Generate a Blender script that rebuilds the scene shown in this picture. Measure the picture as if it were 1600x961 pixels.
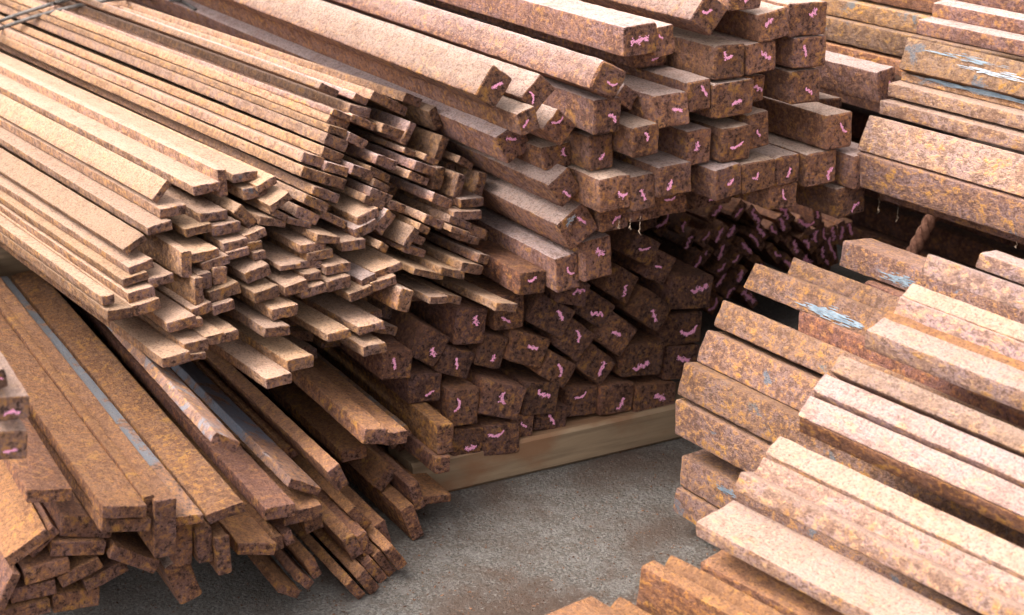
import bpy, math, random
from mathutils import Vector, Matrix, noise

for o in list(bpy.data.objects):
    bpy.data.objects.remove(o, do_unlink=True)
scene = bpy.context.scene
COL = scene.collection
rnd = random.Random(11)

# ------------------------------------------------------------------ camera
F = 2600.0                                   # focal length in photo pixels (1600 wide)
CAM = Vector((2.254, 0.0, 1.2))
ax = Vector((1520, 900, -2600)).normalized()  # world X in camera axes (right, down, forward)
pit = math.atan2(900, 2600)
uz = Vector((0, -math.cos(pit), -math.sin(pit)))
ey = uz.cross(ax)
if ey.x < 0:
    ey = -ey
W = Matrix((ax, ey, uz))                     # camera axes -> world
right, down, fwd = W @ Vector((1, 0, 0)), W @ Vector((0, 1, 0)), W @ Vector((0, 0, 1))
cd = bpy.data.cameras.new('camera')
cam = bpy.data.objects.new('camera', cd)
COL.objects.link(cam)
m = Matrix((right, -down, -fwd)).transposed().to_4x4()
m.translation = CAM
cam.matrix_world = m
cd.sensor_width = 36
cd.lens = 36 * F / 1600
cd.clip_start = 0.05
cd.clip_end = 500
cd.dof.use_dof = True
cd.dof.focus_distance = 2.55
cd.dof.aperture_fstop = 6.3
scene.camera = cam

# ------------------------------------------------------------------ sky, sun, exposure
SUN = Vector((-0.16, -0.50, 0.85)).normalized()   # towards the sun
world = bpy.data.worlds.new('World')
scene.world = world
world.use_nodes = True
wn, wl = world.node_tree.nodes, world.node_tree.links
bg = wn['Background']
sky = wn.new('ShaderNodeTexSky')
sky.sky_type = 'NISHITA'
sky.sun_disc = False
sky.sun_elevation = math.asin(SUN.z)
sky.sun_rotation = math.atan2(SUN.x, SUN.y)
sky.air_density = 1.0
sky.dust_density = 6.0
sky.ozone_density = 1.0
hs = wn.new('ShaderNodeHueSaturation')       # a bright overcast: the sky's blue is washed out
hs.inputs['Saturation'].default_value = 0.12
wl.new(sky.outputs[0], hs.inputs['Color'])
wl.new(hs.outputs[0], bg.inputs['Color'])
bg.inputs['Strength'].default_value = 0.15
sd = bpy.data.lights.new('sun', 'SUN')
sd.energy = 0.8
sd.angle = math.radians(35)
sd.color = (1.0, 0.93, 0.83)
sun = bpy.data.objects.new('sun', sd)
COL.objects.link(sun)
sun.rotation_euler = SUN.to_track_quat('Z', 'Y').to_euler()
scene.view_settings.view_transform = 'Standard'
scene.view_settings.look = 'None'
scene.view_settings.gamma = 1
scene.view_settings.exposure = 2.02
scene.render.resolution_x = 1024
scene.render.resolution_y = 615


# ------------------------------------------------------------------ pixel helpers
def ray(x, y):
    return W @ Vector((x - 800, y - 480.5, F))


def on_x(x, y, X):
    r = ray(x, y)
    return CAM + r * ((X - CAM.x) / r.x)


def on_z(x, y, Z):
    r = ray(x, y)
    return CAM + r * ((Z - CAM.z) / r.z)


def proj(w):
    c = W.transposed() @ (w - CAM)
    return Vector((800 + F * c.x / c.z, 480.5 + F * c.y / c.z))


# ------------------------------------------------------------------ materials
class NT:
    def __init__(self, name):
        self.m = bpy.data.materials.new(name)
        self.m.use_nodes = True
        self.n, self.l = self.m.node_tree.nodes, self.m.node_tree.links
        self.b = self.n['Principled BSDF']

    def put(self, node, sock, v):
        if isinstance(v, bpy.types.NodeSocket):
            self.l.new(v, node.inputs[sock])
        elif v is not None:
            node.inputs[sock].default_value = v

    def math(self, op, a, b=0.0, c=None, clamp=False):
        n = self.n.new('ShaderNodeMath')
        n.operation = op
        n.use_clamp = clamp
        self.put(n, 0, a)
        self.put(n, 1, b)
        if c is not None:
            self.put(n, 2, c)
        return n.outputs[0]

    def noise(self, vec, scale, detail=4, rough=0.6, dist=0.0):
        n = self.n.new('ShaderNodeTexNoise')
        self.put(n, 'Vector', vec)
        n.inputs['Scale'].default_value = scale
        n.inputs['Detail'].default_value = detail
        n.inputs['Roughness'].default_value = rough
        n.inputs['Distortion'].default_value = dist
        return n.outputs['Fac']

    def step(self, v, lo, hi, a=0.0, b=1.0):
        n = self.n.new('ShaderNodeMapRange')
        n.interpolation_type = 'SMOOTHSTEP'
        self.put(n, 'Value', v)
        for k, x in (('From Min', lo), ('From Max', hi), ('To Min', a), ('To Max', b)):
            n.inputs[k].default_value = x
        return n.outputs[0]

    def mix(self, f, a, b, mode='MIX'):
        n = self.n.new('ShaderNodeMix')
        n.data_type = 'RGBA'
        n.blend_type = mode
        self.put(n, 0, f)
        for i, v in ((6, a), (7, b)):
            self.put(n, i, v if isinstance(v, bpy.types.NodeSocket) else (*v, 1))
        return n.outputs[2]

    def coords(self, stretch=(1, 1, 1)):
        t = self.n.new('ShaderNodeTexCoord')
        oi = self.n.new('ShaderNodeObjectInfo')
        self.rand = oi.outputs['Random']
        mp = self.n.new('ShaderNodeMapping')
        mp.inputs['Scale'].default_value = stretch
        self.l.new(t.outputs['Object'], mp.inputs['Vector'])
        k = self.math('MULTIPLY', self.rand, 57.0)
        c = self.n.new('ShaderNodeCombineXYZ')
        for i in range(3):
            self.l.new(k, c.inputs[i])
        self.l.new(c.outputs[0], mp.inputs['Location'])
        return mp.outputs[0]

    def up(self):
        g = self.n.new('ShaderNodeNewGeometry')
        s = self.n.new('ShaderNodeSeparateXYZ')
        self.l.new(g.outputs['Normal'], s.inputs[0])
        return s.outputs['Z']

    def bump(self, h, strength, dist):
        b = self.n.new('ShaderNodeBump')
        b.inputs['Strength'].default_value = strength
        b.inputs['Distance'].default_value = dist
        self.l.new(h, b.inputs['Height'])
        self.l.new(b.outputs[0], self.b.inputs['Normal'])


def rust(name, dark, mid, light, dust=None, dusty=0.0, yellow=0.0, grey=0.0, rough=0.9, pit=1.0, bare=None):
    t = NT(name)
    v = t.coords((0.85, 1, 1))
    big = t.noise(v, 11, 7, 0.7, 0.3)
    med = t.noise(v, 120, 8, 0.72)
    fine = t.noise(v, 320, 4, 0.7)
    c = t.mix(t.step(big, 0.40, 0.60, 0.25, 1), dark, mid)
    purple = (mid[0] * 0.95, mid[1] * 1.06, mid[2] * 1.35)
    c = t.mix(t.step(t.noise(v, 34, 8, 0.75, 0.2), 0.46, 0.58, 0, 0.85), c, purple)
    c = t.mix(t.step(med, 0.52, 0.60, 0, 0.9), c, light)
    c = t.mix(t.step(med, 0.47, 0.40, 0, 0.9), c, tuple(x * 0.36 for x in dark))
    if yellow:
        y = t.math('MULTIPLY', t.step(t.noise(v, 30, 9, 0.78, 0.3), 0.545, 0.62), t.step(med, 0.4, 0.55))
        c = t.mix(t.math('MULTIPLY', y, yellow), c, (0.50, 0.235, 0.05))
    if grey:
        g = t.step(t.noise(v, 19, 7, 0.68, 0.5), 0.66 - 0.2 * grey, 0.72 - 0.2 * grey)
        if bare:                                   # the scale has gone near the cut end
            tc = t.n.new('ShaderNodeTexCoord')
            sx = t.n.new('ShaderNodeSeparateXYZ')
            t.l.new(tc.outputs['Object'], sx.inputs[0])
            edge = t.math('ADD', sx.outputs['X'], t.math('MULTIPLY', t.noise(v, 30, 5, 0.7), 0.12))
            g = t.math('MULTIPLY', g, t.step(edge, -bare + 0.07, -bare + 0.03))
        c = t.mix(t.math('MULTIPLY', g, 0.85), c, (0.125, 0.145, 0.17))
    if dust:
        u = t.step(t.up(), 0.25, 0.85)
        d = t.math('MULTIPLY', u, t.step(t.noise(v, 38, 8, 0.75), 0.28, 0.56, 0.35, 1.0))
        d = t.math('MULTIPLY', d, dusty)
        dc = t.mix(t.step(fine, 0.35, 0.65), tuple(x * 0.8 for x in dust), tuple(min(1, x * 1.12) for x in dust))
        c = t.mix(d, c, dc)
        lump = t.step(med, 0.45, 0.37, 0, 0.5)
        c = t.mix(lump, c, mid)
    # pits and pale specks of scale
    c = t.mix(t.step(fine, 0.45, 0.36, 0, 0.5), c, tuple(x * 0.5 for x in dark))
    c = t.mix(t.step(fine, 0.56, 0.66, 0, 0.28), c, tuple(min(1, x * 1.35) for x in light))
    k = t.math('MULTIPLY_ADD', t.rand, 0.5, 0.76)
    cc = t.n.new('ShaderNodeCombineXYZ')
    hue = t.math('SUBTRACT', t.math('FRACT', t.math('MULTIPLY', t.rand, 7.31)), 0.5)
    for i, a in enumerate((0.0, 0.05, 0.30)):      # each bar a little more mauve or more ochre
        t.l.new(t.math('MULTIPLY', k, t.math('MULTIPLY_ADD', hue, a * 0.8, 1.03 if i == 2 else 1.0)), cc.inputs[i])
    c = t.mix(1.0, c, cc.outputs[0], 'MULTIPLY')
    t.l.new(c, t.b.inputs['Base Color'])
    t.b.inputs['Roughness'].default_value = rough
    t.b.inputs['Specular IOR Level'].default_value = 0.25
    h = t.math('ADD', t.math('MULTIPLY', med, 0.7), t.math('MULTIPLY', fine, 0.45))
    t.bump(h, 1.0 * pit, 0.011)
    return t.m


MAT = {}
MAT['tan'] = rust('rust_tan', (0.17, 0.08, 0.043), (0.31, 0.165, 0.092), (0.46, 0.235, 0.10), (0.42, 0.265, 0.175), 0.88, yellow=0.5)
MAT['mauve'] = rust('rust_mauve', (0.14, 0.06, 0.038), (0.27, 0.132, 0.088), (0.42, 0.19, 0.08), (0.50, 0.355, 0.29), 0.92, yellow=0.7)
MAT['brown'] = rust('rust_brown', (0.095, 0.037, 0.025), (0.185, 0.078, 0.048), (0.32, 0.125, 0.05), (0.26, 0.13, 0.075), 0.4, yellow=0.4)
MAT['orange'] = rust('rust_orange', (0.13, 0.052, 0.03), (0.26, 0.11, 0.055), (0.46, 0.19, 0.055), (0.36, 0.18, 0.085), 0.5, yellow=1)
MAT['ochre'] = rust('rust_ochre', (0.14, 0.058, 0.03), (0.28, 0.125, 0.055), (0.50, 0.22, 0.055), (0.36, 0.18, 0.085), 0.25, yellow=1.0)
MAT['scale'] = rust('rust_mill_scale', (0.10, 0.06, 0.05), (0.18, 0.09, 0.06), (0.30, 0.14, 0.05), (0.27, 0.15, 0.08), 0.3, yellow=0.7, grey=0.75, rough=0.6, pit=0.6)
MAT['strip'] = rust('rust_bare_strip', (0.12, 0.07, 0.055), (0.2, 0.1, 0.06), (0.30, 0.14, 0.05), None, 0, yellow=0.2, grey=1.3, rough=0.55, pit=0.6, bare=0.17)
MAT['blotch'] = rust('rust_blotched', (0.14, 0.066, 0.044), (0.27, 0.145, 0.10), (0.45, 0.215, 0.08), (0.34, 0.19, 0.12), 0.5, yellow=0.9, grey=0.22)
MAT['pale'] = rust('rust_pale', (0.20, 0.10, 0.066), (0.37, 0.215, 0.15), (0.52, 0.30, 0.155), (0.41, 0.275, 0.215), 0.75, yellow=0.7)
MAT['paint'] = rust('rust_grey_paint', (0.19, 0.10, 0.06), (0.31, 0.165, 0.09), (0.44, 0.23, 0.09), (0.42, 0.28, 0.19), 0.3, yellow=1.0, grey=0.5)
MAT['end'] = rust('rust_cut_end', (0.13, 0.055, 0.035), (0.26, 0.118, 0.074), (0.44, 0.19, 0.07), None, 0, yellow=0.7, grey=0.0, pit=1.3)
MAT['end_shaded'] = rust('rust_cut_end_shaded', (0.095, 0.04, 0.028), (0.185, 0.085, 0.055), (0.34, 0.145, 0.055), None, 0, yellow=0.5, grey=0.0, pit=1.4)  # darker cut-end rust, mostly the lower heap's shade put into the colour
MAT['end_tan'] = rust('rust_cut_end_tan', (0.14, 0.068, 0.046), (0.26, 0.135, 0.09), (0.42, 0.20, 0.08), None, 0, yellow=0.6, grey=0.05, pit=1.2)


def plain(name, a, b, scale, rough=0.85, bump=0.3, dist=0.003, stretch=(1, 1, 1), spec=0.3):
    t = NT(name)
    v = t.coords(stretch)
    n = t.noise(v, scale, 6, 0.65)
    t.l.new(t.mix(t.step(n, 0.35, 0.65), a, b), t.b.inputs['Base Color'])
    t.b.inputs['Roughness'].default_value = rough
    t.b.inputs['Specular IOR Level'].default_value = spec
    t.bump(n, bump, dist)
    return t.m


MAT['chalk'] = plain('pink_chalk', (0.90, 0.33, 0.52), (0.95, 0.50, 0.68), 220)
MAT['white'] = plain('white_paint_spot', (0.22, 0.24, 0.27), (0.40, 0.42, 0.44), 150)
MAT['bluepaint'] = plain('blue_grey_paint', (0.13, 0.165, 0.20), (0.21, 0.25, 0.28), 60, 0.6)
MAT['wire'] = plain('steel_wire', (0.055, 0.045, 0.04), (0.13, 0.11, 0.10), 60, 0.55)
MAT['rope'] = plain('brown_rope', (0.13, 0.055, 0.035), (0.24, 0.11, 0.07), 120, 0.95)
MAT['web'] = plain('dusty_cobweb', (0.16, 0.10, 0.065), (0.3, 0.22, 0.16), 100, 0.95)
MAT['flake'] = plain('rust_flakes', (0.07, 0.033, 0.02), (0.18, 0.09, 0.05), 30, 0.95)


def wood_mat():
    t = NT('weathered_timber')
    v = t.coords((1.0, 0.06, 1.0))
    g = t.noise(v, 60, 6, 0.6, 0.6)
    s = t.noise(t.coords((1, 0.5, 1)), 7, 5, 0.6)
    c = t.mix(t.step(g, 0.35, 0.65), (0.17, 0.112, 0.066), (0.25, 0.168, 0.10))
    c = t.mix(t.step(s, 0.46, 0.60, 0, 0.8), c, (0.18, 0.08, 0.035))
    t.l.new(c, t.b.inputs['Base Color'])
    t.b.inputs['Roughness'].default_value = 0.8
    t.bump(g, 0.35, 0.003)
    return t.m


def ground_mat():
    t = NT('concrete_ground')
    tc = t.n.new('ShaderNodeTexCoord')
    v = tc.outputs['Object']
    big = t.noise(v, 3.2, 6, 0.65, 0.5)
    med = t.noise(v, 60, 6, 0.7)
    fine = t.noise(v, 190, 6, 0.78)
    c = t.mix(t.step(fine, 0.42, 0.58), (0.065, 0.055, 0.047), (0.25, 0.22, 0.192))
    c = t.mix(t.step(med, 0.46, 0.60, 0, 0.8), c, (0.12, 0.092, 0.073))
    c = t.mix(t.step(t.noise(v, 22, 5, 0.7), 0.5, 0.62, 0, 0.5), c, (0.235, 0.21, 0.19))
    c = t.mix(t.step(big, 0.44, 0.62, 0, 0.75), c, (0.10, 0.056, 0.036))
    vo = t.n.new('ShaderNodeTexVoronoi')
    vo.inputs['Scale'].default_value = 95
    t.l.new(v, vo.inputs['Vector'])
    c = t.mix(t.step(vo.outputs['Distance'], 0.24, 0.14, 0, 0.55), c, (0.30, 0.27, 0.245))
    t.l.new(c, t.b.inputs['Base Color'])
    t.l.new(t.step(big, 0.4, 0.65, 0.6, 0.38), t.b.inputs['Roughness'])
    h = t.math('ADD', med, t.math('MULTIPLY', fine, 0.8))
    t.bump(h, 1.0, 0.014)
    return t.m


MAT['wood'] = wood_mat()
MAT['ground'] = ground_mat()


# ------------------------------------------------------------------ builders
def mesh_obj(name, verts, faces, mats, fmat=None, parent=None, sharp=28):
    me = bpy.data.meshes.new(name)
    me.from_pydata(verts, [], faces)
    for mm in mats:
        me.materials.append(mm)
    if fmat:
        me.polygons.foreach_set('material_index', fmat)
    if sharp:
        me.polygons.foreach_set('use_smooth', [True] * len(me.polygons))
        me.set_sharp_from_angle(angle=math.radians(sharp))
    me.update()
    o = bpy.data.objects.new(name, me)
    COL.objects.link(o)
    if parent:
        o.parent = parent
    return o


def tag(o, label, cat, group=None, kind=None):
    if label:
        o['label'] = label
        o['category'] = cat
    if group:
        o['group'] = group
    if kind:
        o['kind'] = kind
    return o


def bar_mesh(w, h, L, seed, square):
    """end face in local YZ at x=0, the bar runs back along -X"""
    r = random.Random(seed)
    s = min(w, h)
    cr = s * (r.uniform(0.045, 0.09) if square else r.uniform(0.06, 0.13))
    ch = s * (r.uniform(0.025, 0.06) if square else r.uniform(0.03, 0.07))
    sec = []
    for cy, cz, a0 in ((1, 1, 0), (-1, 1, 90), (-1, -1, 180), (1, -1, 270)):
        for k in range(3):
            a = math.radians(a0 + 45 * k)
            sec.append((cy * (w / 2 - cr) + cr * math.cos(a), cz * (h / 2 - cr) + cr * math.sin(a)))
        # points along the side that follows
        ny, nz = {0: (-1, 1), 90: (-1, -1), 180: (1, -1), 270: (1, 1)}[a0]
        y0, z0 = sec[-1]
        a = math.radians(a0 + 90)
        y1, z1 = ny * (w / 2 - cr) + cr * math.cos(a), nz * (h / 2 - cr) + cr * math.sin(a)
        for f in (0.33, 0.67):
            sec.append((y0 + (y1 - y0) * f, z0 + (z1 - z0) * f))
    n = len(sec)
    xs = [0.0, -ch]
    x = -ch
    while x > -min(0.32, L * 0.6):
        x -= 0.014
        xs.append(x)
    while x > -min(1.1, L * 0.8):
        x -= 0.06
        xs.append(x)
    while x > -L + 0.3:
        x -= 0.25
        xs.append(x)
    xs.append(-L)
    ty, tz = r.gauss(0, 0.045), r.gauss(0, 0.045)
    off = Vector((r.uniform(0, 90), r.uniform(0, 90), r.uniform(0, 90)))
    bow = r.uniform(-0.004, 0.004)
    amp = 0.0010 if square else 0.0007
    V = []

    def disp(x, y, z, near):
        p = Vector((x, y, z)) + off
        e = 1.0 + (0.7 if square else 1.2) * near
        d = noise.noise_vector(p * 95) * amp * e + noise.noise_vector(p * 17) * amp * 0.25
        return d

    for i, x in enumerate(xs):
        k = (1 - ch / (s / 2) * 0.9) if i == 0 else 1.0
        near = math.exp(x / 0.02)
        for y, z in sec:
            yy, zz = (y * (1 - ch / (w / 2)), z * (1 - ch / (h / 2))) if i == 0 else (y, z)
            xx = x + (ty * yy + tz * zz) * math.exp(x / 0.15)
            d = disp(xx, yy, zz, near)
            V.append((xx + d.x * (1.5 if i < 2 else 0.3), yy + d.y, zz + d.z + bow * (x / L) * (1 + x / L) * 4))
    Fc, Fm = [], []
    for i in range(len(xs) - 1):
        for j in range(n):
            a, b = i * n + j, i * n + (j + 1) % n
            Fc.append((a, b, b + n, a + n))
            Fm.append(1 if i == 0 else 0)
    # end cap
    b0 = len(V)
    for f in (0.6,):
        for j, (y, z) in enumerate(sec):
            yy, zz = y * f, z * f
            d = noise.noise(Vector((yy, zz, 3)) * 60 + off) * 0.0009
            V.append((ty * yy + tz * zz + d, yy, zz))
    V.append((noise.noise(off) * 0.0006, 0, 0))
    for j in range(n):
        j2 = (j + 1) % n
        Fc.append((j2, j, b0 + j, b0 + j2))
        Fm.append(1)
        Fc.append((b0 + j2, b0 + j, len(V) - 1))
        Fm.append(1)
    last = (len(xs) - 1) * n
    Fc.append(tuple(last + j for j in range(n)))
    Fm.append(1)
    return V, Fc, Fm


def chalk_mesh(seed):
    """one crumbly chalk stroke in the YZ plane, unit = face size"""
    r = random.Random(seed)
    kind = r.choice((0, 0, 0, 0, 0, 1))
    npt = 6
    ln = r.uniform(0.28, 0.52)
    fat = r.uniform(0.55, 1.3)
    bend = r.gauss(0, 0.25)
    path = []
    for i in range(npt):
        t = i / (npt - 1) - 0.5
        zig = 0.0 if kind == 0 else (0.035 * (-1) ** i if kind == 1 else 0.06 * math.sin(t * 6))
        path.append(Vector((t * ln, zig + bend * t * t + r.gauss(0, 0.012))))
    V, Fc = [], []
    for k in range(int(60 + 170 * ln)):
        t = r.uniform(0, npt - 1.001)
        i = int(t)
        p = path[i].lerp(path[i + 1], t - i)
        wide = 0.022 * fat * (0.4 + abs(math.sin(t * 1.3 + seed)))
        p = p + Vector((r.gauss(0, 0.012), r.gauss(0, wide)))
        a = r.gauss(0.35, 0.5)
        la, lb = r.uniform(0.012, 0.040), r.uniform(0.007, 0.018)
        m = r.choice((4, 5))
        b = len(V)
        for q in range(m):
            th = 2 * math.pi * q / m + r.uniform(-0.4, 0.4)
            u, v = la * math.cos(th), lb * math.sin(th)
            V.append((0.0002 * (k % 5), p.x + u * math.cos(a) - v * math.sin(a), p.y + u * math.sin(a) + v * math.cos(a)))
        Fc.append(tuple(range(b, b + m)))
    me = bpy.data.meshes.new('chalk_mark')
    me.from_pydata(V, [], Fc)
    me.materials.append(MAT['chalk'])
    return me


CHALK = [chalk_mesh(s) for s in range(30)]
NBAR = [0]


def frame_of(c, D, u):
    """matrix with local X = D (outward end normal), local Y = u"""
    v = D.cross(u).normalized()
    if v.z < 0:
        v, u = -v, -u
    mm = Matrix((D, u, D.cross(u))).transposed().to_4x4()
    mm.translation = c
    return mm


def add_bar(name, c, D, u, w, h, L, mat, end, square=False, chalk=None, yaw=0.15):
    NBAR[0] += 1
    seed = NBAR[0]
    r = random.Random(seed * 7 + 1)
    V, Fc, Fm = bar_mesh(w, h, L, seed, square)
    o = mesh_obj(name, V, Fc, [MAT[mat], MAT[end]], Fm)
    mm = frame_of(c, D, u)
    j = Matrix.Rotation(math.radians(r.gauss(0, yaw)), 4, 'Z') @ Matrix.Rotation(math.radians(r.gauss(0, yaw * 0.6)), 4, 'Y')
    o.matrix_world = mm @ j
    if chalk is not None:
        k = bpy.data.objects.new('chalk_mark', r.choice(CHALK))
        COL.objects.link(k)
        k.parent = o
        s = min(w, h * 1.3) if not chalk else min(max(w, h), 0.07)
        s *= r.uniform(0.7, 1.1) * (1.7 if chalk == 2 else 1.0)
        k.location = (0.0022, r.uniform(-0.2, 0.2) * w, r.uniform(-0.18, 0.2) * h)
        k.rotation_euler = (r.choice((-0.6, -0.4, 0.35, 0.5, -1.2, 1.2, 0.2)) + r.gauss(0, 0.15) if not chalk else r.gauss(0, 0.2), 0, 0)
        k.scale = (1, s, s)
    return o


def vpdir(vp):
    return ray(*vp).normalized()


def end_rect(row, vp):
    x1, y1, x2, y2, t, X = row
    d = vpdir(vp)
    c = on_x((x1 + x2) / 2, (y1 + y2) / 2, X)

    def pl(x, y):
        r = ray(x, y)
        return CAM + r * ((c - CAM).dot(d) / r.dot(d))
    u = pl(x2, y2) - pl(x1, y1)
    w = u.length
    u.normalize()
    v = u.cross(d).normalized()
    e = 1e-3
    h = t / ((proj(c + v * e) - proj(c)).length / e)
    return c, d, u, w, h


# end faces read from the photograph: x1 y1 x2 y2 (middle line), thickness in pixels, X of the end in metres
ROWS = {}
ROWS['B'] = '''
242 314 264 285 8 -0.086 | 304 299 344 291 13 -0.089 | 346 266 350 306 12 -0.095 | 365 279 402 274 12 -0.101 | 382 305 417 297 15 -0.088 |
404 296 432 281 10 -0.078 | 425 326 454 306 10 -0.049 | 252 334 290 327 13 -0.065 | 315 342 354 335 13 -0.060 | 232 362 269 352 12 -0.047 |
292 365 330 355 11 -0.046 | 334 362 375 354 14 -0.047 | 372 327 396 352 16 -0.057 | 196 394 227 371 9 -0.030 | 292 394 292 433 14 0.003 |
301 404 342 396 13 -0.009 | 318 418 357 405 11 -0.007 | 351 387 386 379 12 -0.029 | 356 401 389 392 11 -0.023 | 385 375 415 362 11 -0.037 |
407 345 447 350 11 -0.054 | 424 331 447 341 9 -0.054 | 203 424 239 411 12 -0.005 | 194 443 230 430 11 0.004 | 235 444 271 434 12 0.008 |
311 436 312 477 12 0.020 | 344 419 345 444 19 -0.001 | 320 428 322 452 18 0.008 | 330 466 374 449 15 0.013 | 386 436 421 420 15 0.001 |
399 466 436 455 15 0.023 | 447 456 481 445 14 0.021 | 471 390 508 384 12 -0.024 | 482 404 519 395 12 -0.020 | 467 415 502 413 10 -0.019 |
440 420 470 415 7 -0.006 | 495 372 531 377 11 -0.022 | 535 386 571 381 13 -0.032 | 388 388 410 383 13 -0.032 | 398 402 415 398 12 -0.023 |
475 435 502 430 11 0.004 | 511 424 547 416 12 -0.005 | 513 449 547 439 15 0.011 | 472 461 509 449 12 0.018 | 560 346 592 332 13 -0.056 |
555 366 589 350 13 -0.049 | 594 384 606 391 11 -0.027 | 634 386 652 359 9 -0.036 | 591 362 612 333 15 -0.060 | 655 355 670 362 11 -0.046 |
645 371 662 378 12 -0.046 | 632 388 664 398 11 -0.048 | 664 341 692 353 12 -0.054 | 608 320 633 328 12 -0.082 | 580 301 610 313 13 -0.080 |
571 311 600 323 11 -0.071 | 587 431 627 415 10 -0.003 | 566 443 588 433 9 0.007 | 582 450 619 437 13 0.010 | 548 466 582 453 12 0.020 |
562 518 600 508 11 0.058 | 513 529 547 520 11 0.066 | 569 550 603 543 14 0.081 | 638 454 628 486 18 0.029 | 673 470 700 468 10 0.020 |
690 464 720 471 11 0.007 | 776 480 807 482 11 0.059 | 690 424 725 431 11 0.003 | 722 417 753 423 13 -0.005 | 748 404 764 407 13 -0.015 |
650 425 690 433 9 0.001 | 640 274 668 285 11 -0.100 | 649 259 680 270 13 -0.100 | 665 246 683 256 9 -0.117 | 684 250 696 215 10 -0.131 |
631 225 646 193 10 -0.148 | 599 201 629 211 13 -0.149 | 547 170 578 178 13 -0.171 | 550 184 585 199 11 -0.159 | 583 149 635 175 13 -0.178 |
632 152 658 162 13 -0.183 | 553 150 575 161 10 -0.183 | 501 134 527 147 10 -0.193 | 515 185 543 199 14 -0.167 | 521 175 547 187 9 -0.159 |
514 201 542 209 10 -0.140 | 510 217 541 230 16 -0.137 | 546 214 571 227 13 -0.139 | 505 237 534 249 14 -0.124 | 474 246 505 255 14 -0.112 |
510 260 544 270 13 -0.105 | 472 268 505 279 15 -0.096 | 506 279 540 289 15 -0.100 | 551 265 583 277 14 -0.100 | 579 267 608 280 12 -0.114 |
585 285 607 297 10 -0.094 | 589 249 619 260 14 -0.116 | 491 298 529 312 13 -0.082 | 478 311 511 326 14 -0.058 | 464 330 497 345 15 -0.060 |
451 345 484 352 8 -0.053 | 504 335 540 352 11 -0.066 | 677 309 706 321 14 -0.076 | 704 343 735 355 11 -0.054 | 706 358 734 368 8 -0.035 |
689 263 683 296 13 -0.102 | 722 274 714 309 9 -0.086 | 755 271 747 308 11 -0.104 | 721 319 756 315 12 -0.073 | 711 337 752 336 11 -0.059 |
733 360 759 367 14 -0.058 | 718 370 749 378 10 -0.048 | 718 249 738 261 10 -0.116 | 675 171 687 200 13 -0.162 | 632 235 648 242 8 -0.127 |
160 471 178 466 12 0.028 | 169 494 208 488 14 0.043 | 203 467 241 455 14 0.023 | 209 487 250 474 14 0.036 | 265 513 305 500 14 0.054 |
300 491 332 479 13 0.028 | 334 486 367 476 13 0.026 | 427 492 465 484 15 0.041 | 415 521 452 516 14 0.062 | 450 573 489 564 16 0.095 |
417 600 456 591 14 0.114 | 256 568 297 558 14 0.096 | 289 546 325 538 15 0.077 | 290 560 321 556 9 0.083 | 322 534 350 527 13 0.070 |
347 530 373 522 13 0.060 | 295 508 316 503 12 0.041
'''
ROWS['S'] = '''
757 160 787 113 37 0.190 | 826 165 856 127 32 0.184 | 783 236 824 210 45 0.032 | 868 308 900 280 42 0.119 | 882 372 925 336 46 0.109 |
869 432 905 422 53 0.083 | 911 410 958 400 62 0.096 | 975 67 1027 58 48 0.190 | 1020 69 1054 60 45 0.180 | 992 87 1044 82 40 0.084 |
941 149 961 103 45 0.195 | 1095 45 1122 0 40 0.190 | 1140 0 1190 -5 36 0.190 | 1187 46 1233 33 44 0.196 | 1232 33 1291 27 52 0.190 |
1241 84 1291 79 48 0.190 | 1168 94 1212 86 46 0.190 | 1117 100 1164 94 53 0.190 | 1237 139 1281 133 51 0.190 | 1160 141 1193 137 42 0.160 |
1114 160 1178 150 55 0.191 | 1075 154 1112 146 48 0.190 | 1027 177 1075 168 50 0.190 | 929 185 971 179 54 0.176 | 862 216 886 183 38 0.125 |
921 241 958 235 54 0.140 | 990 225 1030 216 48 0.194 | 1073 233 1110 227 54 0.174 | 1129 229 1173 221 54 0.191 | 1170 208 1202 200 54 0.184 |
1291 208 1333 202 54 0.190 | 938 308 985 298 52 0.177 | 986 306 1024 298 55 0.180 | 1029 287 1082 277 48 0.191 | 1117 291 1160 279 48 0.203 |
1160 281 1212 270 46 0.200 | 1212 270 1250 262 44 0.191 | 1260 268 1308 260 52 0.189 | 938 345 981 335 40 0.116 | 985 330 1031 322 36 0.124 |
1030 320 1073 312 36 0.124 | 1090 308 1140 300 36 0.121 | 1200 310 1246 304 36 0.187 | 1310 320 1352 308 46 0.190 | 811 196 840 183 36 0.210 |
850 250 892 240 34 0.085 | 1372 139 1400 129 50 0.190 | 1335 271 1380 262 52 0.214
'''
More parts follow.
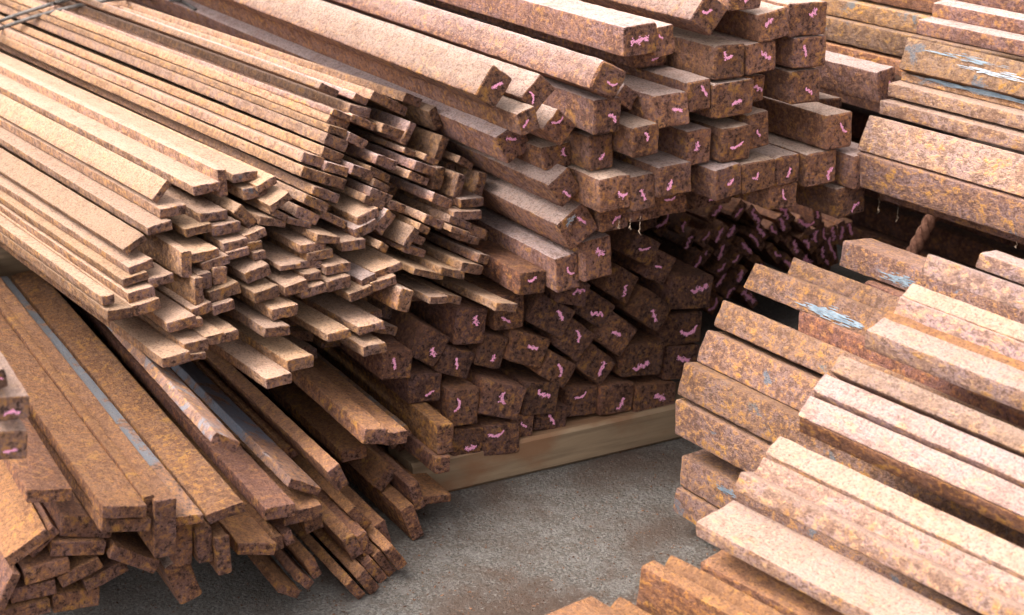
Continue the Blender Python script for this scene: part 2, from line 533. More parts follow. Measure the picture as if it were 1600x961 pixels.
ROWS['L'] = '''
655 533 692 552 54 -0.013 | 712 512 759 509 56 -0.010 | 774 492 819 486 52 -0.010 | 838 482 888 508 50 -0.001 | 801 541 853 555 50 -0.004 |
750 546 789 554 52 -0.015 | 688 560 737 573 44 -0.018 | 880 517 918 546 52 -0.008 | 909 470 951 496 44 -0.008 | 944 508 984 537 52 -0.008 |
912 554 952 585 45 -0.017 | 851 567 894 591 42 -0.007 | 954 434 990 455 46 -0.010 | 989 381 1024 399 42 -0.010 | 1017 411 1047 425 48 -0.012 |
1006 475 1041 500 48 0.009 | 1047 459 1112 455 52 -0.010 | 1035 520 1096 510 50 -0.024 | 975 565 1037 560 52 -0.013 | 1040 569 1090 565 52 -0.024 |
755 622 816 632 54 0.000 | 819 625 873 623 52 -0.008 | 703 641 749 635 56 0.000 | 886 631 934 625 44 -0.022 | 939 627 991 621 46 -0.013 |
993 629 1056 623 48 -0.011 | 837 656 886 652 36 -0.017 | 800 668 833 664 36 -0.011 | 708 696 754 692 48 -0.003 | 756 692 813 684 46 0.000 |
598 573 643 569 44 -0.008 | 640 610 690 605 44 -0.016 | 876 455 918 462 38 0.007 | 812 445 853 440 36 0.050
'''
ROWS['F'] = '''
161 802 229 799 19 0.335 | 159 822 236 821 20 0.330 | 232 775 234 845 18 0.317 | 258 781 259 871 34 0.328 | 288 811 288 885 27 0.299 |
275 880 300 938 40 0.275 | 268 816 318 811 14 0.317 | 325 812 382 792 16 0.318 | 414 804 462 797 20 0.262 | 444 814 503 797 20 0.253 |
477 824 504 814 20 0.224 | 333 683 372 700 18 0.319 | 452 754 500 770 15 0.234 | 549 797 575 824 18 0.172 | 520 730 537 763 22 0.198 |
637 794 654 840 22 0.124 | 647 757 657 795 18 0.113 | 569 683 604 682 25 0.158 | 601 687 637 683 20 0.136 | 696 663 696 710 24 0.080 |
693 714 691 740 24 0.086 | 660 783 705 778 12 0.092 | 373 860 430 857 19 0.285 | 427 852 443 846 20 0.262 | 444 845 458 838 20 0.251 |
347 840 352 897 22 0.321 | 317 824 323 880 24 0.310 | 437 920 467 929 14 0.251 | 464 899 487 917 16 0.234 | 482 874 497 902 18 0.225 |
544 910 567 934 16 0.258 | 564 897 587 925 20 0.252 | 575 880 600 907 18 0.223 | 588 866 614 897 16 0.213 | 607 857 630 887 18 0.232 |
544 840 560 870 22 0.215 | 564 834 577 867 18 0.208 | 592 817 604 854 20 0.124
'''
ROWS['G'] = '''
42 777 112 773 20 0.270 | 12 879 77 833 16 0.271 | 46 868 88 827 14 0.261 | 81 858 165 856 22 0.268 | 38 902 110 883 24 0.271 |
94 912 158 879 18 0.269 | 133 916 200 885 18 0.265 | 175 862 246 888 22 0.278 | 17 933 88 917 22 0.264 | 83 944 156 933 28 0.260 |
0 958 25 895 14 0.277 | -5 965 80 948 20 0.267 | 95 822 178 825 34 0.262
'''
ROWS['P'] = '''
-14 640 46 636 36 0.500 | -16 698 43 695 44 0.500 | -20 600 10 590 30 0.500
'''
ROWS['H'] = '''
1095 384 1113 358 14 -0.400 | 1116 377 1134 351 14 -0.402 | 1132 379 1150 353 14 -0.412 | 1146 342 1164 316 14 -0.398 | 1170 324 1188 348 14 -0.395 |
1093 412 1111 386 14 -0.401 | 1081 421 1099 395 14 -0.387 | 1121 403 1139 377 14 -0.399 | 1142 417 1160 391 14 -0.404 | 1121 433 1139 407 14 -0.392 |
1156 377 1174 401 14 -0.414 | 1175 364 1193 388 14 -0.400 | 1181 350 1199 374 14 -0.403 | 1202 352 1220 376 14 -0.400 | 1202 385 1220 409 14 -0.400 |
1146 444 1164 418 14 -0.412 | 1230 373 1248 397 14 -0.400 | 1254 368 1272 392 14 -0.387 | 1248 342 1266 366 14 -0.390 | 1272 357 1276 387 14 -0.398 |
1282 349 1286 379 14 -0.400 | 1280 381 1284 411 14 -0.404 | 1293 368 1297 398 14 -0.404 | 1300 353 1304 383 14 -0.412 | 1314 346 1318 376 14 -0.409 |
1326 347 1330 377 14 -0.412 | 1301 384 1305 414 14 -0.417 | 1289 395 1293 425 14 -0.416 | 1275 321 1279 351 14 -0.398 | 1133 465 1151 439 14 -0.399 |
1114 454 1132 428 14 -0.405 | 1163 454 1181 478 14 -0.400 | 1058 363 1076 337 14 -0.400 | 1027 367 1045 341 14 -0.400 | 1219 321 1237 345 14 -0.400 |
1107 346 1125 320 14 -0.400 | 1226 401 1244 425 14 -0.402 | 1181 405 1199 429 14 -0.397 | 1191 426 1209 450 14 -0.410 | 1216 338 1234 362 14 -0.396 |
1069 388 1087 362 14 -0.400 | 1247 394 1265 418 14 -0.406 | 1107 489 1125 463 14 -0.400 | 1083 461 1101 435 14 -0.400
'''
ROWS['B_inner'] = '''
511 429 544 424 11 -0.128 | 459 559 494 552 14 -0.126 | 455 525 489 526 13 -0.162 | 397 512 432 506 13 -0.156 | 221 502 251 495 11 -0.191 |
431 465 460 456 13 -0.093 | 206 477 243 469 14 -0.229 | 447 488 476 481 14 -0.236 | 308 419 307 452 13 -0.146 | 233 534 267 533 14 -0.163 |
307 502 337 486 13 -0.109 | 648 305 681 312 14 -0.273 | 540 301 570 309 12 -0.330 | 588 368 614 381 13 -0.281 | 610 465 603 497 14 -0.117 |
357 360 386 355 12 -0.176 | 469 469 498 456 10 -0.226 | 307 528 339 531 14 -0.176 | 384 481 421 476 12 -0.178 | 684 302 713 312 12 -0.277 |
210 437 239 433 11 -0.117 | 452 556 484 546 10 -0.078 | 363 550 397 559 11 -0.218 | 590 282 619 300 13 -0.172 | 500 190 528 203 12 -0.327 |
705 256 700 287 13 -0.164 | 729 361 763 370 13 -0.133 | 634 375 666 389 13 -0.246 | 376 513 406 506 12 -0.204 | 487 433 520 435 11 -0.161 |
224 436 259 430 11 -0.082 | 373 499 401 490 11 -0.080 | 265 477 294 473 11 -0.236 | 644 465 677 461 11 -0.067 | 502 539 530 535 10 -0.151 |
545 482 574 470 11 -0.130 | 588 514 619 518 12 -0.053 | 577 427 603 416 10 -0.131 | 410 460 442 451 11 -0.085 | 441 505 471 501 12 -0.165 |
622 354 652 361 13 -0.191 | 373 480 404 472 12 -0.153 | 370 561 406 552 13 -0.132 | 631 443 622 470 13 -0.189 | 266 549 300 543 14 -0.209 |
332 514 365 504 11 -0.172 | 159 479 193 473 11 -0.079 | 381 550 411 543 11 -0.118 | 698 266 695 301 11 -0.245 | 511 162 540 178 14 -0.440 |
526 430 559 420 12 -0.241 | 598 189 622 205 12 -0.380 | 547 437 579 426 10 -0.272 | 196 501 226 494 12 -0.153 | 156 487 189 474 10 -0.133 |
481 308 514 324 11 -0.132 | 509 531 542 519 14 -0.125 | 243 445 270 432 10 -0.254 | 561 499 597 490 10 -0.042 | 402 547 437 547 11 -0.166 |
308 311 336 304 13 -0.320 | 315 402 350 395 11 -0.247
'''
ROWS['S_inner'] = '''
1061 311 1095 309 35 -0.069 | 961 314 1000 308 39 -0.075 | 1096 294 1133 295 36 -0.099 | 1104 163 1141 154 38 -0.033 | 1267 181 1315 177 48 0.014 |
823 335 864 332 40 -0.195 | 893 316 925 299 37 -0.132 | 1246 256 1290 250 45 -0.011 | 1150 291 1188 291 38 -0.141 | 997 326 1033 318 36 -0.095 |
947 191 983 184 36 0.018 | 1183 281 1219 278 36 0.038 | 849 391 885 381 37 -0.153 | 1237 303 1265 297 29 -0.057 | 995 348 1026 337 33 -0.159 |
973 164 988 139 28 0.144 | 1165 63 1192 62 28 0.109 | 1274 213 1302 213 29 -0.010 | 1113 302 1144 299 31 -0.146 | 1035 301 1064 294 30 -0.046 |
850 308 877 302 27 -0.155
'''
ROWS['L_inner'] = '''
902 621 930 605 33 -0.238 | 776 665 814 663 37 -0.161 | 684 675 719 666 36 -0.256 | 864 618 895 633 34 -0.184 | 742 692 775 689 33 -0.283 |
802 647 831 629 34 -0.217 | 1016 624 1052 621 36 -0.087 | 826 650 863 651 37 -0.277 | 946 656 980 655 34 -0.208 | 689 686 723 690 33 -0.144 |
746 691 778 689 32 -0.200 | 888 674 930 676 42 -0.220 | 808 691 844 676 39 -0.202 | 971 633 999 632 28 -0.180
'''

def rows(g):
    return [tuple(float(v) for v in b.split()) for b in ROWS[g].replace('\n', ' ').split('|')]


# ------------------------------------------------------------------ ground
S = 60
go = mesh_obj('ground', [(-S, -S, 0), (S, -S, 0), (S, S, 0), (-S, S, 0)], [(0, 1, 2, 3)], [MAT['ground']], sharp=0)
go['kind'] = 'structure'


def timber(name, x0, x1, y0, y1, z0, z1, label, seed, along='y', group=None):
    """squared bearer with softened, slightly uneven edges"""
    r = random.Random(seed)
    n = 24
    V, Fc = [], []
    c = 0.006
    for i in range(n + 1):
        t = i / n
        wob = [noise.noise(Vector((t * 4, k * 3.3, seed))) * 0.004 for k in range(4)]
        if along == 'y':
            yy = y0 + (y1 - y0) * t
            ring = [(x0 + c, z0), (x1 - c, z0), (x1 + wob[0], z0 + c), (x1 + wob[0], z1 - c), (x1 - c, z1 + wob[1]), (x0 + c, z1 + wob[1]), (x0 + wob[2], z1 - c), (x0 + wob[2], z0 + c)]
            V += [(a, yy, b) for a, b in ring]
    for i in range(n):
        for j in range(8):
            a, b = i * 8 + j, i * 8 + (j + 1) % 8
            Fc.append((a, a + 8, b + 8, b))
    Fc.append(tuple(range(8)))
    Fc.append(tuple(n * 8 + j for j in reversed(range(8))))
    return tag(mesh_obj(name, V, Fc, [MAT['wood']]), label, 'timber', group)


timber('timber_bearer', -0.10, 0.0, 1.06, 2.6, 0.0, 0.068, 'long squared timber bearer lying on the concrete under the chalk-marked square bars', 1)

# ------------------------------------------------------------------ bars with their cut ends towards the aisle
VP = {'B': (-1080, -420), 'S': (-720, -420), 'L': (-720, -420), 'F': (-690, -420), 'G': (-640, -420), 'P': (-640, -420), 'H': (-720, -420)}
GROUP = {'B': 'flat bars of the wire-tied bundle', 'S': 'square bars of the upper stack', 'L': 'square bars of the lower heap under the upper stack',
         'F': 'long flat bars lying low under the bundle', 'G': 'short-ended flat bars heaped low beside the long flats',
         'P': 'square bars jutting over the low flat bars', 'H': 'small chalk-marked bars deep in the gap under the upper stack'}
CUT = {g: [] for g in GROUP}
SAME = {}
ORD = ('first second third fourth fifth sixth seventh eighth ninth tenth eleventh twelfth thirteenth fourteenth fifteenth sixteenth seventeenth '
       'eighteenth nineteenth twentieth').split()
SPECIAL = {('F', 6): ('strip', 'flat bar with a long bare blue-grey strip along its top, low under the bundle'),
           ('F', 7): ('ochre', 'wide flat bar mottled bright orange, lying beside the blue-grey stripped bar'),
           ('F', 11): ('scale', 'narrow grey-faced bar with a dark end on top of the low flat bars'),
           ('F', 12): ('strip', 'narrow bar with blue-grey top and a white paint spot near its end'),
           ('F', 19): ('ochre', 'tall flat bar on edge with yellow-blotched side beside the chalk-marked heap'),
           ('F', 5): ('mauve', 'thick purple-brown flat bar tipped on its corner, hanging lowest over the concrete'),
           ('F', 0): ('orange', 'wide smooth brown flat bar, upper one of the pair beside the upright cut ends'),
           ('F', 1): ('orange', 'wide flat bar directly under the smooth brown one beside the upright cut ends'),
           ('S', 4): ('mauve', 'square bar with flaking white paint on its cut end'),
           ('B', 59): ('tan', 'rough crusted flat bar with ragged end jutting from under the bundle'),
           ('B', 66): ('tan', 'long thin flat bar jutting alone far out over the chalk-marked heap'),
           ('B', 47): ('tan', 'tipped flat bar with a torn ragged end halfway down the bundle')}


def band(v, cuts, words):
    for c, w in zip(cuts, words):
        if v < c:
            return w
    return words[len(cuts)]


for gg in ('B', 'S', 'L', 'F', 'G', 'P', 'H', 'B_inner', 'S_inner', 'L_inner'):
    g, inner = gg[0], '_' in gg
    for i, row in enumerate(rows(gg)):
        c, d, u, w, h = end_rect(row, VP[g])
        lean = abs(u.z)
        if g == 'B':
            w, h = w * 1.05, h * 1.14
        pose = band(lean, (0.28, 0.8), ('lying flat', 'tipped over', 'standing on edge'))
        size = max(w, h)
        if g == 'B':
            mat, end = ('tan', 'end_tan') if c.y < 0.98 or i % 3 else ('mauve', 'end_tan')
            lay = band(c.z, (0.33, 0.42, 0.52, 0.6), ('at bottom', 'low down', 'midway up', 'high up', 'on top'))
            side = band(c.y, (0.72, 0.92), ('on the outer side', 'in the middle', 'beside the square bars'))
            wid = band(size, (0.034, 0.043), ('narrow', 'medium', 'wide'))
            label, cf = f'{wid} tan flat bar {pose} {lay} in wire-tied bundle', 'the squares'
            order = -c.y
            name, L, sq, ck = 'flat_bar', 2.6, False, None
        elif g == 'S':
            mat, end = 'mauve', 'end'
            lay = band(c.z, (0.5, 0.58, 0.66, 0.72), ('in the lowest row', 'in the second row', 'in the middle row', 'in the upper row', 'in the topmost row'))
            pose = 'tipped' if 0.28 < lean else 'upright'
            side = band(c.y, (1.2, 1.45, 1.7), ('next to the flat-bar bundle', 'towards the bundle', 'towards the yellow-streaked bars', 'next to the yellow-streaked bars'))
            label, cf, order = f'chalk-marked square bar {pose} {lay} of upper stack', 'the bundle', c.y
            name, L, sq, ck = 'square_bar', 2.8, True, 0
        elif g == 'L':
            mat, end = 'brown', 'end_shaded'
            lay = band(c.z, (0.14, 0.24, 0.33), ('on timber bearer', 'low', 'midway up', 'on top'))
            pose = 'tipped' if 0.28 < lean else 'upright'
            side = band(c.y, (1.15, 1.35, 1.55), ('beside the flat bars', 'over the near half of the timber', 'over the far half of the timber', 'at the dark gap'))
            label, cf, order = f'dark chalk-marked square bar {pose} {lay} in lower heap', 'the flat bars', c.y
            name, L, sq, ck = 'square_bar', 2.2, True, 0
        elif g == 'F':
            mat, end = ('orange', 'end') if i % 4 else ('brown', 'end')
            side = band(c.y, (0.6, 0.8, 0.95), ('beside the heap of short ends', 'below the bundle', 'over the open concrete', 'next to the chalk-marked heap'))
            lay = band(c.z, (0.08, 0.16), ('above concrete', 'mid layer', 'on top'))
            wid = band(size, (0.035, 0.05), ('narrow', 'medium', 'wide'))
            label, cf, order = f'{wid} orange-brown flat bar {pose} {lay} of low spread', 'corner heap', c.y
            name, L, sq, ck = 'flat_bar', 2.4, False, None
        elif g == 'G':
            mat, end = ('orange', 'end') if i % 2 else ('brown', 'end')
            lay = band(c.z, (0.09, 0.16), ('at bottom', 'in middle', 'on top'))
            wid = band(size, (0.055, 0.064), ('narrow', 'medium', 'wide'))
            label, cf, order = f'{wid} dark orange flat bar {pose} {lay} of corner heap', 'low spread', -c.y
            name, L, sq, ck = 'flat_bar', 2.0, False, None
        elif g == 'P':
            mat, end = 'pale', 'end_tan'
            cf, order = None, 0
            label = ('upper of two chalk-marked square bars jutting over the corner heap', 'lower of two chalk-marked square bars jutting over the corner heap',
                     'topmost square bar barely showing above two jutting chalk-marked ones')[i]
            name, L, sq, ck = 'square_bar', 2.0, True, 1
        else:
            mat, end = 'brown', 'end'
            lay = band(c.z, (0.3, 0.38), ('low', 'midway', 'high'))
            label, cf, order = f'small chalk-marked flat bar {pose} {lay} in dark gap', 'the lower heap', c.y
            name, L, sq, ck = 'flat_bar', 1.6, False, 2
        if inner:
            ck, cf, order = None, 'the flat bars' if g == 'L' else ('the bundle' if g == 'S' else 'the squares'), c.y if g != 'B' else -c.y
            lay = band(c.z, (0.36, 0.48, 0.6), ('bottom', 'lower', 'upper', 'top'))
            label = {'B': f'recessed flat bar deep inside the {lay} part of the bundle', 'S': f'recessed square bar deep inside the {lay} part of upper stack',
                     'L': 'recessed square bar deep inside the lower heap'}[g]
        elif (g, i) in SPECIAL:
            mat, label = SPECIAL[(g, i)]
            cf = None
        o = add_bar(name, c, -d, u, w, h, L, mat, end, sq, ck)
        tag(o, label, 'steel bar', GROUP[g])
        if cf:
            SAME.setdefault(label, []).append((order, cf, o))
        CUT[g].append((o, c, d, u, w, h))

for label, lst in SAME.items():
    if len(lst) > 1:
        lst.sort(key=lambda e: e[0])
        for k, (_, cf, o) in enumerate(lst):
            word = ORD[k] if k < len(ORD) else f'twenty-{ORD[k - len(ORD)]}'
            o['label'] = f'{label}, {word} from {cf}'

# ------------------------------------------------------------------ bars across the aisle: cut end at the far left, running towards the viewer
VPR = {'M': (-1000, -450), 'N': (-2180, -892), 'R': (-1400, -560), 'Q': (-1400, -560)}
GR = {'M': 'blotched bars stacked across the aisle', 'N': 'pale bars fanned out in the near stack', 'R': 'bars of the high stack beyond the rope',
      'Q': 'yellow-streaked bars behind the upper square stack'}
# top x, top y, bottom x, bottom y of the visible face's left edge, depth in metres, X
RROWS = {
    'M': '''1316 375 1310 415 .062 .30 | 1240 402 1226 430 .05 .30 | 1178 410 1163 450 .055 .30 | 1130 467 1112 508 .06 .30 | 1102 514 1087 564 .06 .30 |
1069 565 1058 617 .06 .30 | 1056 625 1052 677 .065 .30 | 1064 710 1060 758 .06 .30 | 1056 762 1052 800 .06 .30''',
    'N': '''1531 395 1525 419 .04 .72 | 1450 396 1438 428 .04 .72 | 1425 441 1408 462 .04 .72 | 1403 463 1393 499 .045 .72 | 1379 494 1352 515 .03 .72 |
1354 519 1356 541 .06 .72 | 1313 553 1298 580 .04 .72 | 1288 582 1268 609 .04 .72 | 1263 616 1244 648 .04 .72 | 1246 652 1250 676 .06 .72 |
1219 680 1194 708 .045 .72 | 1192 713 1178 742 .035 .72 | 1155 735 1144 765 .06 .72 | 1144 779 1090 817 .022 .72 | 1132 854 1096 879 .02 .72 |
1050 866 1034 889 .02 .72 | 999 883 995 950 .022 .72 | 925 930 850 962 .025 .72 | 968 930 945 958 .025 .72''',
    'R': '''1356 178 1338 233 .03 .2 | 1334 238 1332 290 .08 .2 | 1372 297 1374 311 .06 .2 | 1376 157 1374 178 .05 .2 | 1388 129 1386 150 .05 .2 |
1408 113 1406 125 .04 .2 | 1421 58 1402 106 .03 .2 | 1432 30 1430 53 .05 .2 | 1458 4 1457 27 .05 .2 | 1480 -22 1480 1 .06 .2''',
    'Q': '''1205 -22 1205 4 .05 -.3 | 1200 8 1200 42 .06 -.3 | 1200 46 1200 68 .06 -.3 | 1210 -60 1210 -28 .06 -.3 | 1240 85 1240 110 .06 -.3'''}
RLAB = {'M': ['topmost dark rounded bar with pale scuff, under the rope', 'narrow yellow-speckled bar second behind the blue-scuffed one', 'yellow-speckled bar with a pale blue paint scuff on its face',
              'mauve bar with yellow-speckled end, next below the blue-scuffed bar', 'mauve bar with grey-speckled end, fourth up from the lowest pair', 'grey-yellow speckled bar in the middle of the aisle-side stack',
              'brown bar at the foot of the speckled bars, above the lowest pair', 'upper of the lowest pair of bars, yellow-edged with a blue fleck', 'lowest bar of the aisle-side stack, just above the concrete'],
        'N': ['pale bar standing alone beyond the squared-end pale bar, near the rope', 'pale bar with squared end, highest of the main near fan', 'thin pale mauve bar just below the squared-end pale bar', 'yellow-tinted pale bar above the brown-sided one in the near fan',
              'pale bar with bright tip resting on a brown-sided bar in the near fan', 'brown-sided bar under the bright-tipped pale bar', 'yellow-topped pale bar midway down the near fan', 'thin pale bar directly under the yellow-topped one', 'pale bar resting on the dark orange ragged bar in the near fan', 'dark orange ragged-sided bar midway down the near fan',
              'pink-brown bar in the lower half of the near fan', 'thin mauve bar tucked under the pink-brown bar', 'pale pink bar above the dark slot of the near fan', 'broad pale bar below the dark slot of the near fan',
              'brown flat bar tucked below the broad pale bar', 'narrow orange-brown bar lying behind the upright plate', 'thin flat bar standing upright at the foot of the near fan', 'broad low brown bar in front of the concrete, furthest out', 'narrow low brown bar beside the broad low one'],
        'R': ['broad mauve bar with leaning flat face in the high stack', 'thick rust-brown bar under the leaning mauve face', 'thin bar hung with cobwebs at the foot of the high stack', 'thin mauve bar just above the leaning mauve face', 'thin pale bar second above the leaning mauve face',
              'thin bar with a blue-grey painted strip below the yellow-grey one', 'leaning bar streaked yellow, with grey-white paint', 'mauve bar just above the yellow-grey painted one', 'mauve bar second above the yellow-grey painted one', 'highest mauve bar of the high stack'],
        'Q': ['bright yellow and blue-grey streaked bar behind the upper square stack', 'brown bar with pale grey streaks behind the upper square stack', 'plain brown bar below the grey-streaked one behind the square stack', 'brown bar above the bright yellow one behind the square stack', 'lowest brown bar showing behind the upper square stack']}
RBAR = {}
for g in 'MNRQ':
    d = vpdir(VPR[g])
    for i, b in enumerate(RROWS[g].split('|')):
        x1, y1, x2, y2, th, X = (float(v) for v in b.split())
        c0 = on_x((x1 + x2) / 2, (y1 + y2) / 2, X)

        def pl(x, y):
            r = ray(x, y)
            return CAM + r * ((c0 - CAM).dot(d) / r.dot(d))
        u = pl(x1, y1) - pl(x2, y2)
        w = u.length
        u.normalize()
        v = d.cross(u).normalized()
        if v.dot(CAM - c0) > 0:
            v = -v
        c = c0 + v * (th / 2)
        mat, end = {'M': ('blotch', 'end'), 'N': ('pale', 'end_tan'), 'R': ('mauve', 'end'), 'Q': ('orange', 'end')}[g]
        if (g, i) in (('R', 5), ('R', 6), ('Q', 0), ('Q', 1)):
            mat = 'paint'
        if g == 'N' and i in (5, 9, 14, 15, 16, 17, 18):
            mat = 'orange'
        if (g, i) in (('R', 0), ('R', 3), ('R', 4)):
            mat = 'pale'
        if (g, i) == ('R', 1):
            mat = 'blotch'
        L = {'M': 1.7, 'N': 1.3, 'R': 1.7, 'Q': 2.4}[g]
        o = add_bar('flat_bar' if min(w, th) < 0.6 * max(w, th) else 'square_bar', c, d, u, w, th, L, mat, end, min(w, th) > 0.03, None, 0.1)
        tag(o, RLAB[g][i], 'steel bar', GR[g])
        RBAR[(g, i)] = (o, c, d, u, v, w, th)


# ------------------------------------------------------------------ bars seen only as dark shapes in the gaps, and others added to shade them
X0 = Vector((1, 0, 0))
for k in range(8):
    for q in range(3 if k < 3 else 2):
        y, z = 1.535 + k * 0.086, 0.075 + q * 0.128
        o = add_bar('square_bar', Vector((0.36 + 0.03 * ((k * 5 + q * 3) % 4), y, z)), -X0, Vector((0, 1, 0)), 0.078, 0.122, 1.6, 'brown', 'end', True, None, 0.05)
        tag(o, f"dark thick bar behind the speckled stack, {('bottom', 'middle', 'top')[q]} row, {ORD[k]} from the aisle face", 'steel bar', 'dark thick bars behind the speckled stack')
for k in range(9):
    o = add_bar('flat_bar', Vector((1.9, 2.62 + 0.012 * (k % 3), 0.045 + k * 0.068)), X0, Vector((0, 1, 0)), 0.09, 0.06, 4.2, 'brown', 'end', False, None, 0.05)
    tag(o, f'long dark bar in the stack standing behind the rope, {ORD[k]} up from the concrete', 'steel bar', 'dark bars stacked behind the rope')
for k in range(8):  # bars added as a roof to keep light out of the void below
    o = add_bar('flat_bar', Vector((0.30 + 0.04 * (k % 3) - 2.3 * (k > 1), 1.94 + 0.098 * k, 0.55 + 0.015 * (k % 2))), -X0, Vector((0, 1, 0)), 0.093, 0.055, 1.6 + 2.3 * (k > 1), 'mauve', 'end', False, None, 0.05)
    tag(o, f'added light-blocking bar over the void beyond the rope, {ORD[k]} behind the leaning mauve face', 'steel bar', GR['R'])
# a lower layer of flats between the long bars and the concrete
FD = vpdir(VP['F'])
for k in range(13):
    y = 0.62 + k * 0.046
    xx = 0.10 - 0.012 * k + rnd.uniform(-0.05, 0.05)
    o = add_bar('flat_bar', Vector((xx, y, 0.05 + 0.045 * (k % 2) + (0.03 if k > 6 else 0.04))), -FD, Vector((0, 1, 0)).lerp(Vector((0, 0.5, 0.8)), rnd.uniform(0, 0.9)).normalized(), 0.042, 0.02, 2.2, 'orange' if k % 3 else 'scale', 'end')
    tag(o, f'dark flat bar half hidden under the low spread, {ORD[k]} from corner heap', 'steel bar', 'half-hidden flats under the low spread')
timber('timber_bearer', -0.03, 0.05, 0.25, 0.50, 0.0, 0.04, 'short pale timber showing under the corner heap of cut ends', 5)
b0 = on_z(30, 400, 0.262)
timber('timber_bearer', b0.x - 0.09, b0.x, b0.y - 0.5, b0.y + 0.7, 0.21, 0.268, 'timber bearer carrying the wire-tied bundle above the low flat bars', 6)
timber('timber_bearer', -0.75, -0.66, 1.12, 2.3, 0.41, 0.47, 'timber spacer deep between the lower heap and the upper stack', 7)

# ------------------------------------------------------------------ paint splashes on single bars
bpy.context.view_layer.update()


def splash(o, name, px, py, p0, n, a1, length, width, mat, count, seed, tilt=0.0, label=None):
    r = random.Random(seed)
    n = n.normalized()
    if n.dot(CAM - p0) < 0:
        n = -n
    d = ray(px, py)
    c = CAM + d * ((p0 - CAM).dot(n) / d.dot(n)) + n * 0.0016
    a1 = (a1 - n * a1.dot(n)).normalized()
    a2 = n.cross(a1)
    a1, a2 = a1 * math.cos(tilt) + a2 * math.sin(tilt), a2 * math.cos(tilt) - a1 * math.sin(tilt)
    V, Fc = [], []
    inv = o.matrix_world.inverted()
    for k in range(count * 2):
        t = max(-0.6, min(0.6, r.gauss(0, 0.26)))
        q = c + a1 * (t * length) + a2 * (r.gauss(0, 0.26) * width * (1 - abs(t))) + n * (0.0003 * (k % 5))
        la, lb, m = length * r.uniform(0.03, 0.16), width * r.uniform(0.02, 0.07), r.choice((5, 6, 7))
        b = len(V)
        for j in range(m):
            th = 2 * math.pi * j / m
            rr = r.uniform(0.6, 1.2)
            V.append(tuple(inv @ (q + a1 * (la * rr * math.cos(th)) + a2 * (lb * rr * math.sin(th)))))
        Fc.append(tuple(range(b, b + m)))
    k = mesh_obj(name, V, Fc, [MAT[mat]], parent=o, sharp=0)
    if label:
        k['label'] = label
    return k


def rsplash(key, px, py, length, width, mat, count, seed, tilt=0.0):
    o, c, d, u, v, w, th = RBAR[key]
    splash(o, 'paint_scuff', px, py, c - v * (th / 2), v, d, length, width, mat, count, seed, tilt)


rsplash(('M', 2), 1298, 492, 0.10, 0.016, 'bluepaint', 60, 1)
rsplash(('M', 0), 1405, 436, 0.07, 0.018, 'bluepaint', 40, 2)
rsplash(('M', 7), 1138, 768, 0.05, 0.014, 'bluepaint', 30, 3)
rsplash(('R', 6), 1510, 92, 0.12, 0.010, 'bluepaint', 25, 4)
rsplash(('R', 6), 1565, 118, 0.16, 0.012, 'white', 26, 5)
rsplash(('R', 5), 1540, 145, 0.22, 0.008, 'bluepaint', 70, 6)
o, c, d, u, w, h = CUT['S'][4]
splash(o, 'paint_splash', 889, 345, c, d, Vector((0, 1, 1)), 0.022, 0.012, 'white', 24, 7, label='flaking white paint')
o, c, d, u, w, h = CUT['F'][12]
v = u.cross(d).normalized()
v = v if v.z > 0 else -v
splash(o, 'paint_splash', 417, 714, c + v * (h / 2), v, d, 0.022, 0.008, 'white', 16, 8, 0.5, label='small white paint spot')


# ------------------------------------------------------------------ tubes: wire, rope, cobwebs
def tube(pts, rad, n=8):
    V, Fc = [], []
    for i, p in enumerate(pts):
        t = (pts[min(i + 1, len(pts) - 1)] - pts[max(i - 1, 0)]).normalized()
        a = t.cross(Vector((0.31, 0.2, 0.93))).normalized()
        b = t.cross(a)
        rr = rad(i / (len(pts) - 1)) if callable(rad) else rad
        for k in range(n):
            th = 2 * math.pi * k / n
            V.append(tuple(p + a * (rr * math.cos(th)) + b * (rr * math.sin(th))))
    for i in range(len(pts) - 1):
        for k in range(n):
            x, y = i * n + k, i * n + (k + 1) % n
            Fc.append((x, y, y + n, x + n))
    Fc += [tuple(reversed(range(n))), tuple((len(pts) - 1) * n + k for k in range(n))]
    return V, Fc


def join(parts):
    V, Fc = [], []
    for v, f in parts:
        b = len(V)
        V += v
        Fc += [tuple(i + b for i in q) for q in f]
    return V, Fc


def smooth(P, m=8):
    out = []
    for i in range(len(P) - 1):
        p0, p1, p2, p3 = P[max(i - 1, 0)], P[i], P[i + 1], P[min(i + 2, len(P) - 1)]
        for k in range(m):
            t = k / m
            out.append(0.5 * ((2 * p1) + (p2 - p0) * t + (2 * p0 - 5 * p1 + 4 * p2 - p3) * t * t + (3 * p1 - p0 - 3 * p2 + p3) * t ** 3))
    out.append(P[-1])
    return out


dg = bpy.context.evaluated_depsgraph_get()


def hit(px, py):
    ok, loc, nor, idx, ob, mt = scene.ray_cast(dg, CAM, ray(px, py).normalized())
    return (loc, nor, ob) if ok else (None, None, None)


def on_top(path, lift):
    """lay a wire over whatever the bars offer, pulled taut over the hollows"""
    P = []
    for x, y in path:
        l, n, ob = hit(x, y)
        P.append((l if l else on_z(x, y, 0.62)) + Vector((0.012, 0, lift)))
    return smooth(P)


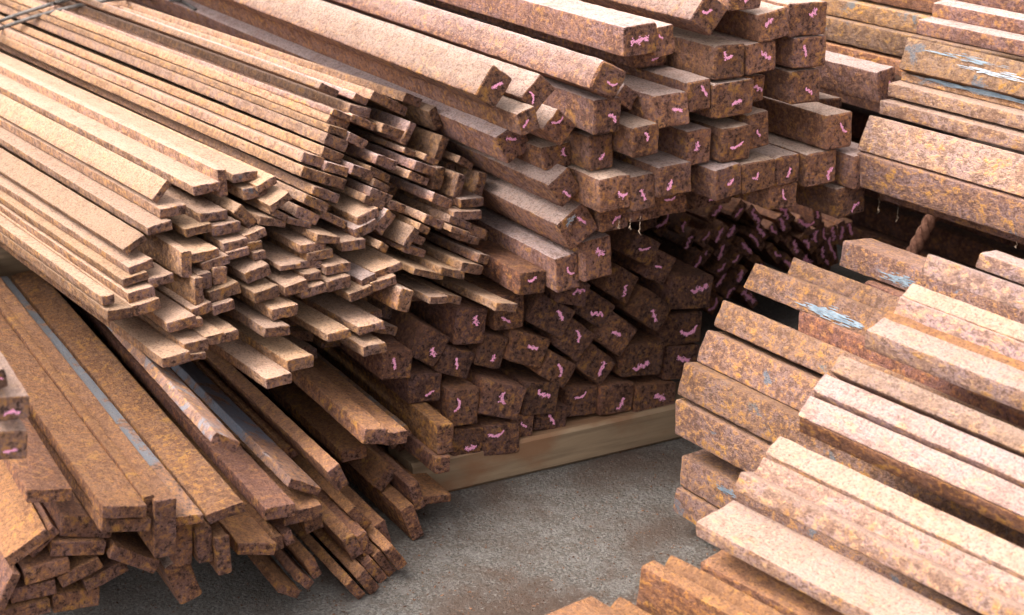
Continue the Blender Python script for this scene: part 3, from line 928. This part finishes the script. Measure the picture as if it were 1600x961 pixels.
root = bpy.data.objects.new('binding_wire', None)
COL.objects.link(root)
tag(root, 'twisted grey steel wire tied round the flat-bar bundle', 'wire')
for path, lift in (([(-60, 78), (0, 53), (60, 33), (120, 18), (180, 8), (235, 6), (275, 9), (304, 24)], 0.014), ([(-60, 70), (0, 44), (60, 24), (110, 10), (150, 2), (200, -6)], 0.018),
                   ([(80, 17), (120, 4), (160, -6)], 0.017)):
    mesh_obj('wire_strand', *tube(on_top(path, lift), 0.0042), [MAT['wire']], parent=root, sharp=0)
k0 = on_top([(264, 9), (322, 9)], 0.02)
kn = []
for i in range(60):
    t = i / 59
    kn.append(k0[0].lerp(k0[-1], 0.35 * t) + Vector((0.006 * math.cos(t * 26), 0.004 * math.sin(t * 26), 0.006 * math.sin(t * 26))))
mesh_obj('wire_twist', *join([tube(kn, 0.0034), tube([k0[0].lerp(k0[-1], 0.3), k0[-1]], 0.0036)]), [MAT['wire']], parent=root, sharp=0)

ra, rb = on_x(1478, 300, 0.16), on_x(1406, 430, 0.16)
strands = []
for s in range(3):
    pts = []
    for i in range(70):
        t = i / 69
        a = t * 17 + s * 2.094
        pts.append(ra.lerp(rb, t) + Vector((0.0066 * math.cos(a), 0.0066 * math.sin(a), 0)))
    strands.append(tube(pts, 0.0066, 7))
tag(mesh_obj('rope', *join(strands), [MAT['rope']], sharp=0), 'brown twisted rope hanging in the dark gap between the stacks', 'rope')

for i, (px, py, X, ln) in enumerate(((1000, 338, 0.20, 0.03), (985, 342, 0.20, 0.018), (1374, 308, 0.22, 0.028), (1404, 316, 0.24, 0.034), (1590, 368, 0.5, 0.02), (967, 345, 0.2, 0.012))):
    a = on_x(px, py, X)
    pts = [a + Vector((0.002 * math.sin(t * 1.7 + i), 0.002 * math.cos(t * 2.1 + i), -ln * t / 9)) for t in range(10)]
    o = mesh_obj('cobweb', *tube(pts, lambda t, i=i: 0.0004 + 0.0018 * math.exp(-((t - 0.8) / 0.16) ** 2) * (0.6 + 0.4 * math.sin(t * 40 + i)), 6), [MAT['web']], sharp=0)
    tag(o, ('long cobweb thread with a clump under the bottom row of upper stack', 'shorter cobweb thread beside the long one under the upper stack', 'first cobweb under the thin bar, nearest the square stack',
            'longest cobweb hanging under the thin bar of the high stack', 'small cobweb under the thin bar, far from the square stack', 'tiny cobweb wisp beside the others under the upper stack')[i], 'cobweb',
        ('cobwebs under the upper stack', 'cobwebs under the high stack')[2 <= i <= 4])

# ------------------------------------------------------------------ crumbs of rust and grit
r = random.Random(5)
V, Fc, Vg, Fg = [], [], [], []


def crumb(V, Fc, p, s):
    b = len(V)
    q = [Vector((r.uniform(-1, 1), r.uniform(-1, 1), r.uniform(-0.3, 0.5))).normalized() * s * r.uniform(0.5, 1.1) for _ in range(5)]
    for w_ in q:
        V.append(tuple(p + w_ + Vector((0, 0, s * 0.2))))
    for f in ((0, 1, 2), (0, 2, 3), (0, 3, 4), (1, 2, 4), (2, 3, 4), (0, 4, 1)):
        Fc.append(tuple(b + j for j in f))


for (x0, y0, x1, y1, n) in ((0, 60, 360, 260, 700), (0, 0, 560, 200, 500), (330, 0, 1000, 160, 500), (640, 150, 900, 320, 200), (950, 60, 1340, 320, 500), (0, 420, 700, 900, 500), (1050, 400, 1600, 960, 350), (1300, 0, 1600, 300, 200)):
    for _ in range(n):
        l, nn, ob = hit(r.uniform(x0, x1), r.uniform(y0, y1))
        if l and ob.name != 'ground' and nn.z > 0.55:
            crumb(V, Fc, l, r.uniform(0.0007, 0.0021))
tag(mesh_obj('rust_crumbs', V, Fc, [MAT['flake']], sharp=0), None, None, None, 'stuff')
for _ in range(4500):
    l, nn, ob = hit(r.uniform(100, 1120), r.uniform(690, 985))
    if l and ob.name == 'ground':
        crumb(Vg, Fg, l, r.choice((0.001, 0.001, 0.0015, 0.002, 0.0028)) * r.uniform(0.7, 1.2))
tag(mesh_obj('grit', Vg, Fg, [MAT['flake']], sharp=0), None, None, None, 'stuff')
